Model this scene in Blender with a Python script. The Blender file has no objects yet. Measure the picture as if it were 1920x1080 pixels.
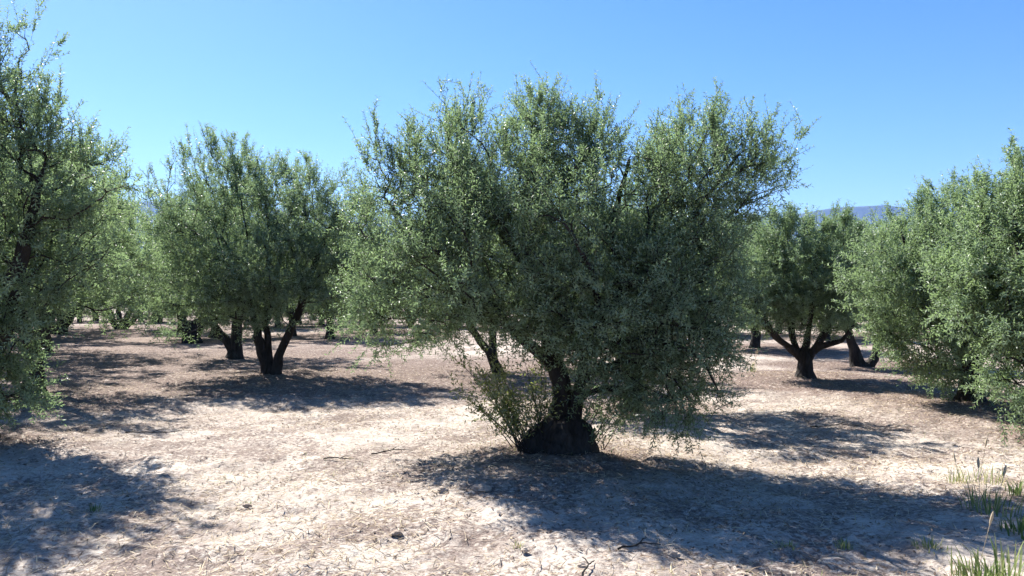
import bpy, math, numpy as np
from math import radians, sin, cos, pi
from mathutils import Vector

C = bpy.context.scene
COL = C.collection
# ------------------------------------------------------------------ camera
F = 1478.0            # focal length in pixels of the 1920 px wide photograph
HORIZON = 558.0
CAM_H = 1.6
cam_d = bpy.data.cameras.new('camera')
cam = bpy.data.objects.new('camera', cam_d)
COL.objects.link(cam)
cam.location = (0, 0, CAM_H)
cam.rotation_euler = (radians(90) + math.atan((HORIZON - 540) / F), 0, 0)
cam_d.sensor_width = 36.0
cam_d.lens = F / 1920 * 36.0
cam_d.clip_end = 20000
cam_d.clip_start = 0.05
C.camera = cam

def P(px, py, d):
    """a point seen at (px, py) of the photo, d metres in front of the camera"""
    return np.array([(px - 960) / F * d, d, CAM_H + (HORIZON - py) / F * d])

# ------------------------------------------------------------------ noise
def _hash(ix, iy, iz, seed):
    h = (ix.astype(np.uint32) * np.uint32(374761393) + iy.astype(np.uint32) * np.uint32(668265263)
         + iz.astype(np.uint32) * np.uint32(2147483647) + np.uint32(seed * 974711 + 13))
    h = (h ^ (h >> np.uint32(13))) * np.uint32(1274126177)
    h = h ^ (h >> np.uint32(16))
    return (h & np.uint32(0xffffff)).astype(np.float64) / 0xffffff

def vnoise(x, y, z=None, seed=0):
    if z is None: z = np.zeros_like(x)
    xi, yi, zi = np.floor(x), np.floor(y), np.floor(z)
    fx, fy, fz = x - xi, y - yi, z - zi
    fx, fy, fz = [f * f * (3 - 2 * f) for f in (fx, fy, fz)]
    xi, yi, zi = xi.astype(np.int64), yi.astype(np.int64), zi.astype(np.int64)
    r = 0
    for dx in (0, 1):
        for dy in (0, 1):
            for dz in (0, 1):
                w = (fx if dx else 1 - fx) * (fy if dy else 1 - fy) * (fz if dz else 1 - fz)
                r = r + w * _hash(xi + dx, yi + dy, zi + dz, seed)
    return r * 2 - 1

def fbm(x, y, z=None, oct=4, seed=0, gain=0.5):
    a, f, s = 1.0, 1.0, 0
    for o in range(oct):
        s = s + a * vnoise(x * f, y * f, None if z is None else z * f, seed + o)
        a *= gain; f *= 2.03
    return s

# ------------------------------------------------------------------ ground shape
MOUNDS = [  # x, y, amplitude, sigma
    (0.45, 7.75, 0.14, 0.95), (2.6, 6.9, -0.07, 0.8), (-1.2, 6.6, 0.02, 1.2),
    (3.6, 5.6, 0.05, 1.3), (-5.2, 16.6, 0.10, 1.4), (5.8, 15.4, 0.10, 1.4), (-5.6, 8.6, 0.10, 1.2),
    (-7.4, 12.6, 0.08, 1.3), (7.0, 11.6, 0.08, 1.3), (6.0, 8.6, 0.06, 1.2),
]
def ground_h(x, y, micro=False):
    x = np.asarray(x, float); y = np.asarray(y, float)
    h = 0.05 * vnoise(x * 0.35, y * 0.35, seed=3) + 0.09 * vnoise(x * 0.09, y * 0.09, seed=4)
    h = h - 0.05 * vnoise(np.zeros(1) + 0.0, np.zeros(1) + 0.0, seed=3)[0]
    for mx, my, a, s in MOUNDS:
        h = h + a * np.exp(-((x - mx) ** 2 + (y - my) ** 2) / (2 * s * s))
    d = np.hypot(x, y)
    fade = np.clip(1.5 - d / 120, 0, 1)
    h = h * fade
    if micro:
        near = np.clip(1.3 - d / 45, 0, 1)
        m = 0.024 * fbm(x * 2.6, y * 2.6, oct=3, seed=11) + 0.011 * fbm(x * 9, y * 9, oct=3, seed=21, gain=0.62)
        clod = np.clip(vnoise(x * 13, y * 13, seed=31) - 0.45, 0, 1) * 0.022 * np.clip(0.6 + vnoise(x * .9, y * .9, seed=33), 0, 1)
        h = h + (m + clod) * near
    return h
def gz(x, y): return float(ground_h(np.array([x]), np.array([y]))[0])

# ------------------------------------------------------------------ materials
def new_mat(name):
    m = bpy.data.materials.new(name); m.use_nodes = True
    nt = m.node_tree; nt.nodes.clear()
    out = nt.nodes.new('ShaderNodeOutputMaterial')
    return m, nt, out
def N(nt, t, **kw):
    n = nt.nodes.new(t)
    for k, v in kw.items(): setattr(n, k, v)
    return n
def ramp(nt, stops, interp='LINEAR'):
    r = nt.nodes.new('ShaderNodeValToRGB'); cr = r.color_ramp; cr.interpolation = interp
    while len(cr.elements) < len(stops): cr.elements.new(0.5)
    for e, (p, c) in zip(cr.elements, stops):
        e.position = p; e.color = (*c, 1) if len(c) == 3 else c
    return r
def noise(nt, vec, scale, detail=4, rough=0.55, dist=0.0):
    n = nt.nodes.new('ShaderNodeTexNoise'); n.inputs['Scale'].default_value = scale
    n.inputs['Detail'].default_value = detail; n.inputs['Roughness'].default_value = rough
    n.inputs['Distortion'].default_value = dist
    nt.links.new(vec, n.inputs['Vector']); return n
def mixc(nt, fac, a, b, blend='MIX'):
    m = nt.nodes.new('ShaderNodeMix'); m.data_type = 'RGBA'; m.blend_type = blend
    for sock, v in ((m.inputs[0], fac), (m.inputs[6], a), (m.inputs[7], b)):
        if isinstance(v, bpy.types.NodeSocket): nt.links.new(v, sock)
        elif isinstance(v, (int, float)): sock.default_value = v
        else: sock.default_value = (*v, 1)
    return m.outputs[2]

def leaf_material(name, top, young, under, trans, tfac=0.48):
    m, nt, out = new_mat(name); L = nt.links.new
    at = N(nt, 'ShaderNodeAttribute', attribute_name='tint')
    geo = N(nt, 'ShaderNodeNewGeometry')
    r = ramp(nt, [(0.0, tuple(c * 0.7 for c in top)), (0.55, top), (0.86, tuple((a + b) / 2 for a, b in zip(top, young))), (1.0, young)])
    L(at.outputs['Fac'], r.inputs[0])
    col = mixc(nt, geo.outputs['Backfacing'], r.outputs[0], under)
    bs = N(nt, 'ShaderNodeBsdfPrincipled')
    L(col, bs.inputs['Base Color']); bs.inputs['Roughness'].default_value = 0.42
    bs.inputs['Specular IOR Level'].default_value = 0.3
    tr = N(nt, 'ShaderNodeBsdfTranslucent')
    tc = mixc(nt, 0.5, trans, r.outputs[0])
    L(tc, tr.inputs['Color'])
    mx = N(nt, 'ShaderNodeMixShader'); mx.inputs[0].default_value = tfac
    L(bs.outputs[0], mx.inputs[1]); L(tr.outputs[0], mx.inputs[2]); L(mx.outputs[0], out.inputs['Surface'])
    return m
def bark_material(name, dark, light):
    m, nt, out = new_mat(name); L = nt.links.new
    tc = N(nt, 'ShaderNodeTexCoord')
    mp = N(nt, 'ShaderNodeMapping'); mp.inputs['Scale'].default_value = (1, 1, 0.35); L(tc.outputs['Object'], mp.inputs[0])
    n1 = noise(nt, mp.outputs[0], 14, 6, 0.65, 0.6); n2 = noise(nt, tc.outputs['Object'], 3.0, 3)
    r = ramp(nt, [(0.3, dark), (0.7, light)]); L(n1.outputs[0], r.inputs[0])
    r2 = ramp(nt, [(0.35, (0.6, 0.6, 0.6)), (0.7, (1, 1, 1))]); L(n2.outputs[0], r2.inputs[0])
    col = mixc(nt, 1.0, r.outputs[0], r2.outputs[0], 'MULTIPLY')
    bs = N(nt, 'ShaderNodeBsdfPrincipled'); L(col, bs.inputs['Base Color']); bs.inputs['Roughness'].default_value = 0.9
    bs.inputs['Specular IOR Level'].default_value = 0.2
    v = N(nt, 'ShaderNodeTexVoronoi'); v.inputs['Scale'].default_value = 22; L(mp.outputs[0], v.inputs['Vector'])
    ad = N(nt, 'ShaderNodeMath', operation='ADD'); L(n1.outputs[0], ad.inputs[0]); L(v.outputs['Distance'], ad.inputs[1])
    b = N(nt, 'ShaderNodeBump'); b.inputs['Strength'].default_value = 0.9; b.inputs['Distance'].default_value = 0.03
    L(ad.outputs[0], b.inputs['Height']); L(b.outputs[0], bs.inputs['Normal']); L(bs.outputs[0], out.inputs['Surface'])
    return m
def tint_material(name, stops, rough=0.8, tfac=0.0):
    m, nt, out = new_mat(name); L = nt.links.new
    at = N(nt, 'ShaderNodeAttribute', attribute_name='tint')
    r = ramp(nt, stops); L(at.outputs['Fac'], r.inputs[0])
    bs = N(nt, 'ShaderNodeBsdfPrincipled'); L(r.outputs[0], bs.inputs['Base Color']); bs.inputs['Roughness'].default_value = rough
    bs.inputs['Specular IOR Level'].default_value = 0.25
    if tfac > 0:
        tr = N(nt, 'ShaderNodeBsdfTranslucent'); L(r.outputs[0], tr.inputs['Color'])
        mx = N(nt, 'ShaderNodeMixShader'); mx.inputs[0].default_value = tfac
        L(bs.outputs[0], mx.inputs[1]); L(tr.outputs[0], mx.inputs[2]); L(mx.outputs[0], out.inputs['Surface'])
    else:
        L(bs.outputs[0], out.inputs['Surface'])
    return m

M_LEAF = leaf_material('olive_leaf', (0.110, 0.163, 0.082), (0.205, 0.285, 0.10), (0.255, 0.33, 0.215), (0.33, 0.47, 0.20))
M_LEAF_FRESH = leaf_material('olive_leaf_fresh', (0.125, 0.178, 0.088), (0.22, 0.31, 0.10), (0.28, 0.36, 0.235), (0.36, 0.51, 0.21), 0.48)
M_LEAF_YOUNG = leaf_material('olive_shoot_leaf', (0.12, 0.15, 0.05), (0.26, 0.29, 0.08), (0.26, 0.28, 0.17), (0.32, 0.38, 0.08), 0.4)
M_BARK = bark_material('olive_bark', (0.015, 0.013, 0.012), (0.062, 0.054, 0.047))
M_GRASS = tint_material('green_grass', [(0, (0.06, 0.10, 0.025)), (0.5, (0.15, 0.21, 0.06)), (0.8, (0.30, 0.32, 0.13)), (1, (0.48, 0.42, 0.22))], 0.55, 0.4)
M_STRAW = tint_material('straw', [(0, (0.15, 0.105, 0.07)), (0.5, (0.34, 0.26, 0.165)), (1, (0.60, 0.50, 0.34))], 0.75, 0.15)
M_LITTER = tint_material('dead_leaves', [(0, (0.08, 0.055, 0.04)), (0.5, (0.16, 0.105, 0.07)), (0.85, (0.26, 0.19, 0.13)), (1, (0.42, 0.34, 0.24))], 0.8)
M_STONE = tint_material('clod', [(0, (0.30, 0.24, 0.19)), (1, (0.46, 0.39, 0.31))], 0.95)

def ground_material():
    m, nt, out = new_mat('dry_soil'); L = nt.links.new
    tc = N(nt, 'ShaderNodeTexCoord'); o = tc.outputs['Object']
    big = noise(nt, o, 0.22, 4, 0.6, 0.4)
    mid = noise(nt, o, 1.7, 6, 0.68, 0.3)
    fine = noise(nt, o, 16, 6, 0.72)
    grain = noise(nt, o, 70, 4, 0.7)
    # pale sandy earth
    pale = ramp(nt, [(0.30, (0.26, 0.210, 0.178)), (0.48, (0.42, 0.365, 0.315)), (0.68, (0.585, 0.52, 0.44))]); L(mid.outputs[0], pale.inputs[0])
    # litter-stained brown earth: its own shape, an attribute laid down round each stem, raised far left to paint in alley shade
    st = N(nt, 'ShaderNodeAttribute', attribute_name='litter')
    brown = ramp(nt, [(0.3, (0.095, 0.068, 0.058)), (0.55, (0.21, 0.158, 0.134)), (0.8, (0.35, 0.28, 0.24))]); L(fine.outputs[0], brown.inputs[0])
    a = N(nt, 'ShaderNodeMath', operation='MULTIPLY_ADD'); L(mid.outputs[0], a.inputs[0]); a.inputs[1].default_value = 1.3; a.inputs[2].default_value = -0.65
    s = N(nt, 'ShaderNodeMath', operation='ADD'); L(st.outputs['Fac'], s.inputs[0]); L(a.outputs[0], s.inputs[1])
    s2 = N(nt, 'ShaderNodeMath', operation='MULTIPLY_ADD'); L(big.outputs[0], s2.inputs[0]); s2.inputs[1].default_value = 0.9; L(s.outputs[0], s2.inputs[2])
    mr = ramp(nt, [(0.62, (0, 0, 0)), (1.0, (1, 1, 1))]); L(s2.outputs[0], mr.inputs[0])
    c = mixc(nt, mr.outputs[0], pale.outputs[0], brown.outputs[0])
    # specks of litter and crumbled dry weeds: small dark crumbs whose cover varies from patch to patch
    speck = noise(nt, o, 24, 3, 0.62, 0.4); patch = noise(nt, o, 0.75, 5, 0.62, 0.5)
    sm = N(nt, 'ShaderNodeMath', operation='MULTIPLY_ADD'); L(patch.outputs[0], sm.inputs[0]); sm.inputs[1].default_value = 1.2; L(speck.outputs[0], sm.inputs[2])
    smh = N(nt, 'ShaderNodeMath', operation='MULTIPLY'); L(sm.outputs[0], smh.inputs[0]); smh.inputs[1].default_value = 0.5
    sp = ramp(nt, [(0.53, (0, 0, 0)), (0.61, (0.85, 0.85, 0.85))]); L(smh.outputs[0], sp.inputs[0])
    dk = ramp(nt, [(0.35, (0.08, 0.058, 0.05)), (0.6, (0.22, 0.165, 0.14))]); L(grain.outputs[0], dk.inputs[0])
    c = mixc(nt, sp.outputs[0], c, dk.outputs[0])
    sp2 = ramp(nt, [(0.57, (0, 0, 0)), (0.63, (0.8, 0.8, 0.8))]); L(fine.outputs[0], sp2.inputs[0])
    c = mixc(nt, sp2.outputs[0], c, (0.58, 0.52, 0.44))
    gr = ramp(nt, [(0.3, (0.72, 0.71, 0.70)), (0.6, (1.05, 1.05, 1.05))]); L(grain.outputs[0], gr.inputs[0])
    c = mixc(nt, 1.0, c, gr.outputs[0], 'MULTIPLY')
    bs = N(nt, 'ShaderNodeBsdfPrincipled'); L(c, bs.inputs['Base Color']); bs.inputs['Roughness'].default_value = 0.95
    bs.inputs['Specular IOR Level'].default_value = 0.1
    ad = N(nt, 'ShaderNodeMath', operation='MULTIPLY_ADD'); L(grain.outputs[0], ad.inputs[0]); ad.inputs[1].default_value = 0.4; L(fine.outputs[0], ad.inputs[2])
    b = N(nt, 'ShaderNodeBump'); b.inputs['Strength'].default_value = 0.8; b.inputs['Distance'].default_value = 0.035
    L(ad.outputs[0], b.inputs['Height']); L(b.outputs[0], bs.inputs['Normal']); L(bs.outputs[0], out.inputs['Surface'])
    return m
M_GROUND = ground_material()
def hill_material():
    m, nt, out = new_mat('scrub_hillside'); L = nt.links.new
    tc = N(nt, 'ShaderNodeTexCoord'); n = noise(nt, tc.outputs['Object'], 0.012, 6, 0.65)
    r = ramp(nt, [(0.35, (0.025, 0.034, 0.018)), (0.6, (0.05, 0.055, 0.03)), (0.8, (0.10, 0.09, 0.06))]); L(n.outputs[0], r.inputs[0])
    bs = N(nt, 'ShaderNodeBsdfPrincipled'); L(r.outputs[0], bs.inputs['Base Color']); bs.inputs['Roughness'].default_value = 1
    bs.inputs['Specular IOR Level'].default_value = 0.0
    L(bs.outputs[0], out.inputs['Surface']); return m

# ------------------------------------------------------------------ object helpers
def mesh_obj(name, verts, faces4, mat, parent=None, smooth=True, faces_mat=None, tint=None, tris=None):
    """one mesh object from numpy arrays; faces4 are quads (n,4), tris (m,3)"""
    me = bpy.data.meshes.new(name)
    verts = np.asarray(verts, np.float32)
    q = np.asarray(faces4, np.int32).reshape(-1, 4) if faces4 is not None and len(faces4) else np.zeros((0, 4), np.int32)
    t = np.asarray(tris, np.int32).reshape(-1, 3) if tris is not None and len(tris) else np.zeros((0, 3), np.int32)
    me.vertices.add(len(verts)); me.vertices.foreach_set('co', verts.ravel())
    me.loops.add(q.size + t.size); me.loops.foreach_set('vertex_index', np.concatenate([q.ravel(), t.ravel()]))
    me.polygons.add(len(q) + len(t))
    st = np.concatenate([np.arange(len(q)) * 4, q.size + np.arange(len(t)) * 3]).astype(np.int32)
    me.polygons.foreach_set('loop_start', st)
    me.polygons.foreach_set('use_smooth', np.full(len(q) + len(t), smooth, bool))
    mats = mat if isinstance(mat, (list, tuple)) else [mat]
    for mm in mats: me.materials.append(mm)
    if faces_mat is not None: me.polygons.foreach_set('material_index', np.asarray(faces_mat, np.int32))
    if tint is not None:
        at = me.attributes.new('tint', 'FLOAT', 'FACE'); at.data.foreach_set('value', np.asarray(tint, np.float32))
    me.update(); me.validate()
    o = bpy.data.objects.new(name, me); COL.objects.link(o)
    if parent is not None: o.parent = parent
    return o
def tag(o, label=None, cat=None, group=None, kind=None):
    if label: o['label'] = label
    if cat: o['category'] = cat
    if group: o['group'] = group
    if kind: o['kind'] = kind
    return o
def thing(name, loc, label, cat, group=None):
    e = bpy.data.objects.new(name, None); COL.objects.link(e); e.location = loc; e.empty_display_size = 0.2
    return tag(e, label, cat, group)
def nrm(v): return v / (np.linalg.norm(v, axis=-1, keepdims=True) + 1e-9)

# ------------------------------------------------------------------ trees
class Tubes:
    def __init__(s): s.v = []; s.f = []; s.t = []; s.n = 0
    def add(s, pts, rad, k, rough=0.0, seed=0, close=True):
        pts = np.asarray(pts, float); rad = np.asarray(rad, float); n = len(pts)
        if n < 2: return
        tg = nrm(np.gradient(pts, axis=0))
        ref = np.array([1.0, 0.2, 0.1]) if abs(tg[0][0]) < 0.8 else np.array([0.1, 1.0, 0.2])
        U = np.zeros_like(pts); u = ref - tg[0] * ref.dot(tg[0])
        for i in range(n):
            u = u - tg[i] * u.dot(tg[i]); u = u / (np.linalg.norm(u) + 1e-9); U[i] = u
        W = np.cross(tg, U)
        a = np.arange(k) / k * 2 * pi
        ring = U[:, None, :] * np.cos(a)[None, :, None] + W[:, None, :] * np.sin(a)[None, :, None]
        rr = np.repeat(rad[:, None], k, 1)
        if rough > 0:
            w = pts[:, None, :] + ring * rr[..., None]
            cyl = np.stack([w[..., 0] * 7, w[..., 1] * 7, w[..., 2] * 3.2], -1)
            nz = fbm(cyl[..., 0], cyl[..., 1], cyl[..., 2], oct=4, seed=seed)
            flute = np.sin(a * 5 + seed)[None, :] * 0.5 + np.sin(a * 9 + 2.1 * seed + pts[:, 2:3] * 4)* 0.35
            rr = rr * (1 + rough * (0.8 * nz + 0.35 * flute))
        v = (pts[:, None, :] + ring * rr[..., None]).reshape(-1, 3)
        i = np.arange(n - 1)[:, None] * k; j = np.arange(k)[None, :]; j2 = (j + 1) % k
        f = np.stack([i + j, i + j2, i + k + j2, i + k + j], -1).reshape(-1, 4) + s.n
        s.v.append(v); s.f.append(f); s.n += len(v)
        if close:
            s.v.append(pts[-1:] + tg[-1:] * rad[-1]); e = s.n; s.n += 1
            b = e - k
            s.t.append(np.array([[b + q, b + (q + 1) % k, e] for q in range(k)]))
    def build(s, name, mat, parent):
        return mesh_obj(name, np.concatenate(s.v), np.concatenate(s.f), mat, parent, True, tris=np.concatenate(s.t) if s.t else None)

def resample(poly, step, rng, wob):
    poly = np.asarray(poly, float); out = [poly[0]]
    # catmull-rom through the control points
    ext = np.vstack([2 * poly[0] - poly[1], poly, 2 * poly[-1] - poly[-2]])
    for i in range(1, len(ext) - 2):
        p0, p1, p2, p3 = ext[i - 1:i + 3]
        n = max(1, int(np.linalg.norm(p2[:3] - p1[:3]) / step))
        for t in (np.arange(1, n + 1) / n):
            q = 0.5 * (2 * p1 + (p2 - p0) * t + (2 * p0 - 5 * p1 + 4 * p2 - p3) * t * t + (3 * p1 - p0 - 3 * p2 + p3) * t ** 3)
            q[:3] += rng.normal(0, wob, 3) * min(1, q[3] * 12)
            out.append(q)
    out = np.array(out); out[:, 3] = np.clip(out[:, 3], 0.006, None)
    return out

def tree_meshes(seed, limbs, lobes, n_attr, n_shoots, leaf_len, leaf_w, step=0.16, spire=0.25, spire_len=(0.3, 0.65),
                pairs=11, shoot_len=(0.16, 0.38), bf=0.35, stump=None, young=0.06, k_main=14, rough=0.22, droop=0.0, crown_bias=0.25):
    """limbs: [(x,y,z,r), ...] polylines (first one starts at the ground); lobes: (centre, radii, weight). Returns wood Tubes and leaf arrays."""
    rng = np.random.default_rng(seed)
    pos, par, plen = [], [], []
    tub = Tubes()
    limb_end = []
    for li, l in enumerate(limbs):
        r = resample(l, step * 0.6, rng, 0.012)
        kk = k_main if r[:, 3].max() > 0.05 else 8
        tub.add(r[:, :3], r[:, 3], kk, rough, seed + li)
        prev = -1
        for i, q in enumerate(r):
            if li > 0 and i == 0 and pos:
                dd = np.linalg.norm(np.array(pos) - q[:3], axis=1); j = int(dd.argmin()); base = plen[j] + dd[j]
                pos.append(q[:3]); par.append(j); plen.append(base)
            else:
                pos.append(q[:3]); par.append(prev); plen.append(0 if prev < 0 else plen[prev] + np.linalg.norm(q[:3] - pos[prev]))
            prev = len(pos) - 1
    if stump is not None:
        for s_i, (pts, rad, k, rg) in enumerate(stump):
            tub.add(pts, rad, k, rg, seed + 50 + s_i)
    nsc = len(pos)
    # attractors in the lobes
    wts = np.array([l[2] * np.prod(l[1]) ** (2 / 3) for l in lobes]); wts /= wts.sum()
    li = rng.choice(len(lobes), n_attr, p=wts)
    cen = np.array([l[0] for l in lobes])[li]; rad = np.array([l[1] for l in lobes])[li]
    d = nrm(rng.normal(size=(n_attr, 3))); u = rng.random(n_attr) ** crown_bias
    att = cen + d * rad * u[:, None]
    zmin, zmax = att[:, 2].min(), att[:, 2].max()
    out_dir = nrm(d / rad)
    scaff = np.array(pos)
    d0 = np.array([np.linalg.norm(scaff - a, axis=1).min() for a in att])
    order = np.argsort(d0)
    NB = 200000
    A = np.zeros((NB, 3)); PL = np.zeros(NB); n = nsc
    A[:n] = scaff; PL[:n] = plen
    skip = scaff[:, 2] < min(zmin, 0.45 * zmax)          # nothing sprouts from the low bole
    pen = np.zeros(NB); pen[:nsc][skip] = 1.0
    chains = []
    for ai in order:
        a = att[ai]
        dv = a - A[:n]; dist = np.sqrt((dv * dv).sum(1))
        cost = dist + bf * PL[:n] + pen[:n] + 0.5 * np.clip(-dv[:, 2], 0, None)
        j = int(cost.argmin()); p0 = A[j]; L = dist[j]
        if L < 0.05: continue
        m = max(2, int(L / step)); t = np.arange(1, m + 1) / m
        pj = par[j] if par[j] >= 0 else j
        tdir = nrm(A[j] - A[pj]) if pj != j else np.array([0, 0, 1.0])
        c = p0 + tdir * L * 0.25 + (a - p0) * 0.25 + np.array([0, 0, 0.10 * L])
        pts = ((1 - t) ** 2)[:, None] * p0 + (2 * t * (1 - t))[:, None] * c + (t ** 2)[:, None] * a
        pts[:-1] += rng.normal(0, 0.012, (m - 1, 3))
        ids = [j]
        for q in range(m):
            A[n] = pts[q]; PL[n] = PL[ids[-1]] + L / m; par.append(ids[-1]); ids.append(n); n += 1
        chains.append((ids, ai))
    # branch radii: pipe model
    w = np.zeros(n)
    for ids, _ in chains: w[ids[-1]] += 1
    for i in range(n - 1, nsc - 1, -1):
        if par[i] >= 0: w[par[i]] += w[i]
    rr = 0.0042 * np.maximum(w, 1) ** 0.44
    for ids, _ in chains:
        r = rr[ids].copy(); r[0] = min(r[0], r[1] * 1.25); r[-1] *= 0.5
        tub.add(A[ids], r, 6 if r[0] > 0.02 else 4, 0)
    # --- leafy shoots
    tips = np.array([ids[-1] for ids, _ in chains]); tip_dir = nrm(A[tips] - A[[par[i] for i in tips]])
    tip_out = np.array([out_dir[ai] for _, ai in chains])
    outer = []
    for ids, ai in chains:
        for q in ids[max(1, len(ids) - 5):]: outer.append((q, ai))
    outer_i = np.array([o[0] for o in outer]); outer_d = np.array([out_dir[o[1]] for o in outer])
    sel = rng.integers(0, len(outer_i), n_shoots)
    hi = (A[outer_i[sel]][:, 2] - zmin) / (zmax - zmin)                # airy tops
    mv = (hi > .6) & (rng.random(n_shoots) < .06)
    lowi = np.where((A[outer_i][:, 2] - zmin) / (zmax - zmin) < .62)[0]
    sel[mv] = lowi[rng.integers(0, len(lowi), mv.sum())]
    base = A[outer_i[sel]] + rng.normal(0, 0.035, (n_shoots, 3))
    zrel = (base[:, 2] - zmin) / (zmax - zmin)
    up = np.zeros((n_shoots, 3)); up[:, 2] = 1
    upw = (0.05 + 0.85 * np.clip(zrel, 0, 1) - droop * np.clip(0.5 - zrel, 0, 1) * 2)[:, None]
    dirs = nrm(outer_d[sel] * 0.55 + up * upw + rng.normal(0, 0.55, (n_shoots, 3)))
    ln = rng.uniform(*shoot_len, n_shoots)
    npair = np.full(n_shoots, pairs)
    # long upright shoots along the skyline
    top = np.where(zrel > 0.68)[0]
    sp = top[rng.random(len(top)) < spire]
    dirs[sp] = nrm(up[sp] * 1.5 + outer_d[sel][sp] * 0.35 + rng.normal(0, 0.25, (len(sp), 3)))
    ln[sp] = rng.uniform(*spire_len, len(sp))
    kq = 5; nl = len(sp) // kq
    if nl:
        lead = sp[:nl]
        for q in range(1, kq):                       # side shoots that thicken every leader into a tuft
            sub = sp[nl * q:nl * (q + 1)]; tq = rng.uniform(.2, .95, nl)[:, None]
            base[sub] = base[lead] + dirs[lead] * ln[lead][:, None] * tq
            dirs[sub] = nrm(dirs[lead] + rng.normal(0, .42, (nl, 3))); ln[sub] = rng.uniform(.10, .24, nl) * (shoot_len[1] / .38)
    # leaves
    tot = n_shoots * pairs * 2
    sid = np.repeat(np.arange(n_shoots), pairs * 2)
    t = np.tile(np.repeat((np.arange(pairs) + 0.7) / pairs, 2), n_shoots) + rng.normal(0, 0.02, tot)
    side = np.tile(np.array([1.0, -1.0]), n_shoots * pairs)
    pidx = np.tile(np.repeat(np.arange(pairs), 2), n_shoots)
    ax1 = nrm(np.cross(dirs, rng.normal(size=(n_shoots, 3)))); ax2 = np.cross(dirs, ax1)
    bend = rng.normal(0, 0.10, (n_shoots, 3)); bend[:, 2] += np.where(dirs[:, 2] < 0.3, -0.05, 0.06)
    D = dirs[sid]
    p = base[sid] + D * (t * ln[sid])[:, None] + bend[sid] * (t ** 2 * ln[sid])[:, None]
    lat = np.where((pidx % 2 == 0)[:, None], ax1[sid], ax2[sid]) * side[:, None]
    ld = nrm(D * rng.uniform(0.35, 0.95, tot)[:, None] + lat * 0.8 + rng.normal(0, 0.22, (tot, 3)))
    nup = nrm(D * 0.5 - lat * 0.5 + np.array([0, 0, 0.55]) + rng.normal(0, 0.35, (tot, 3)))
    wd = nrm(np.cross(ld, nup)); no = np.cross(wd, ld)
    ll = leaf_len * rng.uniform(0.7, 1.2, tot) * np.where(t > 0.85, 0.8, 1.0); lw = leaf_w * rng.uniform(0.75, 1.2, tot) * 0.5
    v0 = p; v2 = p + ld * ll[:, None] + no * (-0.12 * ll)[:, None]
    mid = p + ld * (ll * 0.48)[:, None] + no * (0.06 * ll)[:, None]
    v1 = mid - wd * lw[:, None]; v3 = mid + wd * lw[:, None]
    V = np.stack([v0, v1, v2, v3], 1).reshape(-1, 3)
    Fq = np.arange(tot * 4).reshape(-1, 4)
    st = rng.random(n_shoots); big = 0.5 + 0.5 * fbm(base[:, 0] * 1.1, base[:, 1] * 1.1, base[:, 2] * 1.1, oct=2, seed=seed)
    st = 0.35 * st + 0.5 * np.clip(big, 0, 1)
    st[rng.random(n_shoots) < young] += 0.4
    tint = np.clip(st[sid] + rng.normal(0, 0.13, tot), 0, 1)
    # thin stems of the shoots
    r_s = 0.0022
    b0 = base; b1 = base + dirs * (0.5 * ln)[:, None] + bend * (0.25 * ln)[:, None]; b2 = base + dirs * ln[:, None] + bend * ln[:, None]
    sv = []
    for b, rs in ((b0, r_s), (b1, r_s * 0.8), (b2, r_s * 0.4)):
        for q in range(3):
            a_ = q * 2 * pi / 3; sv.append(b + (ax1 * cos(a_) + ax2 * sin(a_)) * rs)
    SV = np.stack(sv, 1).reshape(-1, 3)
    o9 = np.arange(n_shoots)[:, None] * 9
    fs = []
    for s_ in (0, 3):
        for q in range(3):
            fs.append(np.concatenate([o9 + s_ + q, o9 + s_ + (q + 1) % 3, o9 + s_ + 3 + (q + 1) % 3, o9 + s_ + 3 + q], 1))
    SF = np.stack(fs, 1).reshape(-1, 4)
    VV = np.concatenate([V, SV]); FF = np.concatenate([Fq, SF + len(V)])
    fm = np.concatenate([np.zeros(len(Fq), int), np.ones(len(SF), int)])
    TT = np.concatenate([tint, np.full(len(SF), 0.3)])
    return tub, (VV, FF, fm, TT)

def make_tree(name, label, base, tub, crown, group=None, leaf=None, cat='olive tree'):
    e = thing(name, tuple(base), label, cat, group)
    b = np.asarray(base)
    for i in range(len(tub.v)): tub.v[i] = tub.v[i] - b
    tub.build('trunk', M_BARK, e)
    VV, FF, fm, TT = crown
    mesh_obj('crown', VV - b, FF, [leaf or M_LEAF, M_BARK], e, False, fm, TT)
    return e

def copy_tree(root, loc, rotz, scale, label, group=None):
    r = root.copy(); COL.objects.link(r); r.location = loc; r.rotation_euler = (0, 0, rotz); r.scale = scale
    r['label'] = label
    if group: r['group'] = group
    elif 'group' in r: del r['group']
    for ch in root.children:
        c = ch.copy(); COL.objects.link(c); c.parent = r
    return r

def L(pts, d0):
    """a limb from photo points (px, py, depth offset, radius)"""
    return [(*P(a, b, d0 + c), r) for a, b, c, r in pts]
def lobe(px, py, d, rx, rz, ry, w=1.0):
    return (P(px, py, d), np.array([rx / F * d, ry, rz / F * d]), w)

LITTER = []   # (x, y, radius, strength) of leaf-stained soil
OR = 'olive trees in the foreground'

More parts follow.
